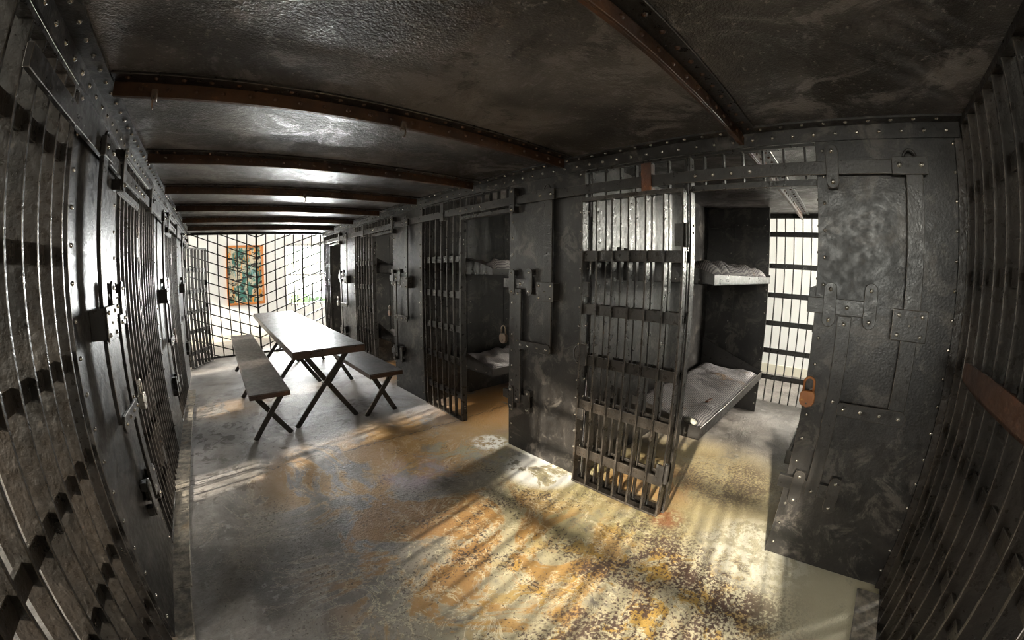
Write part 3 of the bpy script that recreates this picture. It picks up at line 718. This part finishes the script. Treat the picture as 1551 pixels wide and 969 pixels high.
# ---------------------------------------------------------------- table and benches
def trestle(name, label, cat, x0, x1, y0, y1, zt, drop, legs, spread, group=None):
    r = thing(name, label, cat, ((x0+x1)/2, (y0+y1)/2, 0), group)
    m = MB().box(x0, x1, y0, y1, zt-.012, zt); obj('tabletop' if cat == 'table' else 'seat', m, 'table', r, .003)
    m = MB().box(x0, x0+.008, y0, y1, zt-drop, zt-.012).box(x1-.008, x1, y0, y1, zt-drop, zt-.012).box(x0+.008, x1-.008, y0, y0+.008, zt-drop, zt-.012).box(x0+.008, x1-.008, y1-.008, y1, zt-drop, zt-.012)
    obj('edge_apron', m, 'tableedge', r, .002, 'rust-browned turned-down edge')
    for y in legs:
        a, b2 = spread
        for (xb, xt, dy) in ((x0+a[0], x0+b2[0], -.012), (x0+a[1], x0+b2[1], .012)):
            m = MB().beam((xb, y+dy, .0), (xt, y+dy, zt-.013), .050, .018, (0,1,0))
            obj('leg', m, 'bar', r, .002)
        m = MB().cyl((x0+(a[0]+a[1])/2, y-.04, zt*.52), (x0+(a[0]+a[1])/2, y+.04, zt*.52), .012, 10)
        if cat == 'table': obj('leg_rivet', m, 'bar', r)
    return r
trestle('mess_table', 'long narrow worn steel table on crossed legs in the corridor', 'table', .640, 1.375, 3.67, 7.62, .76, .075, (3.74, 5.2, 6.6), ((-.03, .62), (.60, .10)))
trestle('bench', 'long steel bench on the left of the table', 'bench', .180, .562, 3.55, 7.24, .45, .05, (3.64, 5.05, 6.5), ((0.0, .36), (.34, .04)), 'steel benches beside the table')
trestle('bench', 'steel bench on the right of the table, beside the right cells', 'bench', 1.385, 1.757, 3.60, 7.24, .45, .05, (3.66, 5.05, 6.5), ((-.06, .29), (.28, .04)), 'steel benches beside the table')

# ---------------------------------------------------------------- light
w = bpy.data.worlds.new('sky'); S.world = w; w.use_nodes = True
wt = w.node_tree; bg = wt.nodes['Background']
sky = wt.nodes.new('ShaderNodeTexSky'); sky.sky_type = 'NISHITA'; sky.sun_disc = False; sky.sun_elevation = math.radians(40); sky.sun_rotation = math.radians(200)
mxn = wt.nodes.new('ShaderNodeMix'); mxn.data_type = 'RGBA'; mxn.inputs[0].default_value = .75
wt.links.new(sky.outputs[0], mxn.inputs[6]); mxn.inputs[7].default_value = (1, .97, .93, 1)
wt.links.new(mxn.outputs[2], bg.inputs[0]); bg.inputs[1].default_value = 1.6
def daylight(name, loc, dirv, sx, sy, power, col=(1, .97, .92), spread=180):
    l = bpy.data.lights.new(name, 'AREA'); l.shape = 'RECTANGLE'; l.size = sx; l.size_y = sy; l.energy = power; l.color = col; l.spread = math.radians(spread)
    o = bpy.data.objects.new(name, l); COL.objects.link(o); o.location = loc
    o.rotation_euler = Vector(dirv).to_track_quat('-Z', 'Z').to_euler()
for i, (u0, u1, z0, z1) in enumerate(LW):
    daylight('window_daylight', (BX0-.25, (u0+u1)/2, (z0+z1)/2+.1), (1, 0, -.22), u1-u0, z1-z0, (280, 150, 150, 120, 420)[i], (1, .96, .89))  # last lamp is far wall fill at the added window
for i, (u0, u1, z0, z1) in enumerate(RW):
    daylight('window_daylight', (BX1+.25, (u0+u1)/2, (z0+z1)/2+.1), (-1, 0, -.15), u1-u0, z1-z0, (260, 560, 450, 470)[i], (1, .95, .86))  # last lamp is added fill for the far wall
for (u0, u1, z0, z1) in FW:
    daylight('window_daylight', ((u0+u1)/2, BY1+.25, (z0+z1)/2+.1), (-.1, -1, -.1), u1-u0, z1-z0, 480, (.98, .98, 1))
for (u0, u1, z0, z1) in NW_ADDED:
    daylight('window_daylight', ((u0+u1)/2, BY0-.25, (z0+z1)/2+.1), (0, 1, -.1), u1-u0, z1-z0, 620)  # added fill lamp for the right aisle, behind the made-up near window
sl = bpy.data.lights.new('sun', 'SUN'); sl.energy = 12.5; sl.angle = math.radians(1.7); sl.color = (1, .92, .80)
so = bpy.data.objects.new('sun', sl); COL.objects.link(so); so.location = (-9, -1, 4); so.rotation_euler = Vector((1, .2, -.3)).to_track_quat('-Z', 'Z').to_euler()

# ---------------------------------------------------------------- camera (a fisheye lens)
cam = bpy.data.cameras.new('camera'); co = bpy.data.objects.new('camera', cam); COL.objects.link(co); S.camera = co
ya, pi_, ro = math.radians(42.567), math.radians(-7.681), math.radians(.468)
f = Vector((math.sin(ya)*math.cos(pi_), math.cos(ya)*math.cos(pi_), math.sin(pi_))); rt = Vector((math.cos(ya), -math.sin(ya), 0)); up = rt.cross(f)
r2 = rt*math.cos(ro) + up*math.sin(ro); u2 = -rt*math.sin(ro) + up*math.cos(ro)
co.matrix_world = Matrix(((r2.x, u2.x, -f.x, 0), (r2.y, u2.y, -f.y, 0), (r2.z, u2.z, -f.z, 1.5), (0, 0, 0, 1)))
cam.type = 'PANO'; cam.sensor_fit = 'HORIZONTAL'; cam.sensor_width = 36.0
cam.panorama_type = 'FISHEYE_LENS_POLYNOMIAL'
q = (1551/36.0)/585.62
cam.fisheye_fov = math.radians(220)
cam.fisheye_polynomial_k0 = 0.0; cam.fisheye_polynomial_k1 = -q; cam.fisheye_polynomial_k2 = 0.0; cam.fisheye_polynomial_k3 = .046*q**3; cam.fisheye_polynomial_k4 = 0.0
cam.clip_start = .01; cam.clip_end = 200
# ---------------------------------------------------------------- render look
vs_ = S.view_settings; vs_.view_transform = 'Standard'; vs_.look = 'None'; vs_.gamma = 1; vs_.use_curve_mapping = False; vs_.exposure = 0.85
S.cycles.use_denoising = True
S.cycles.max_bounces = 8; S.cycles.diffuse_bounces = 4; S.cycles.glossy_bounces = 4; S.cycles.transparent_max_bounces = 12
S.cycles.sample_clamp_indirect = 8
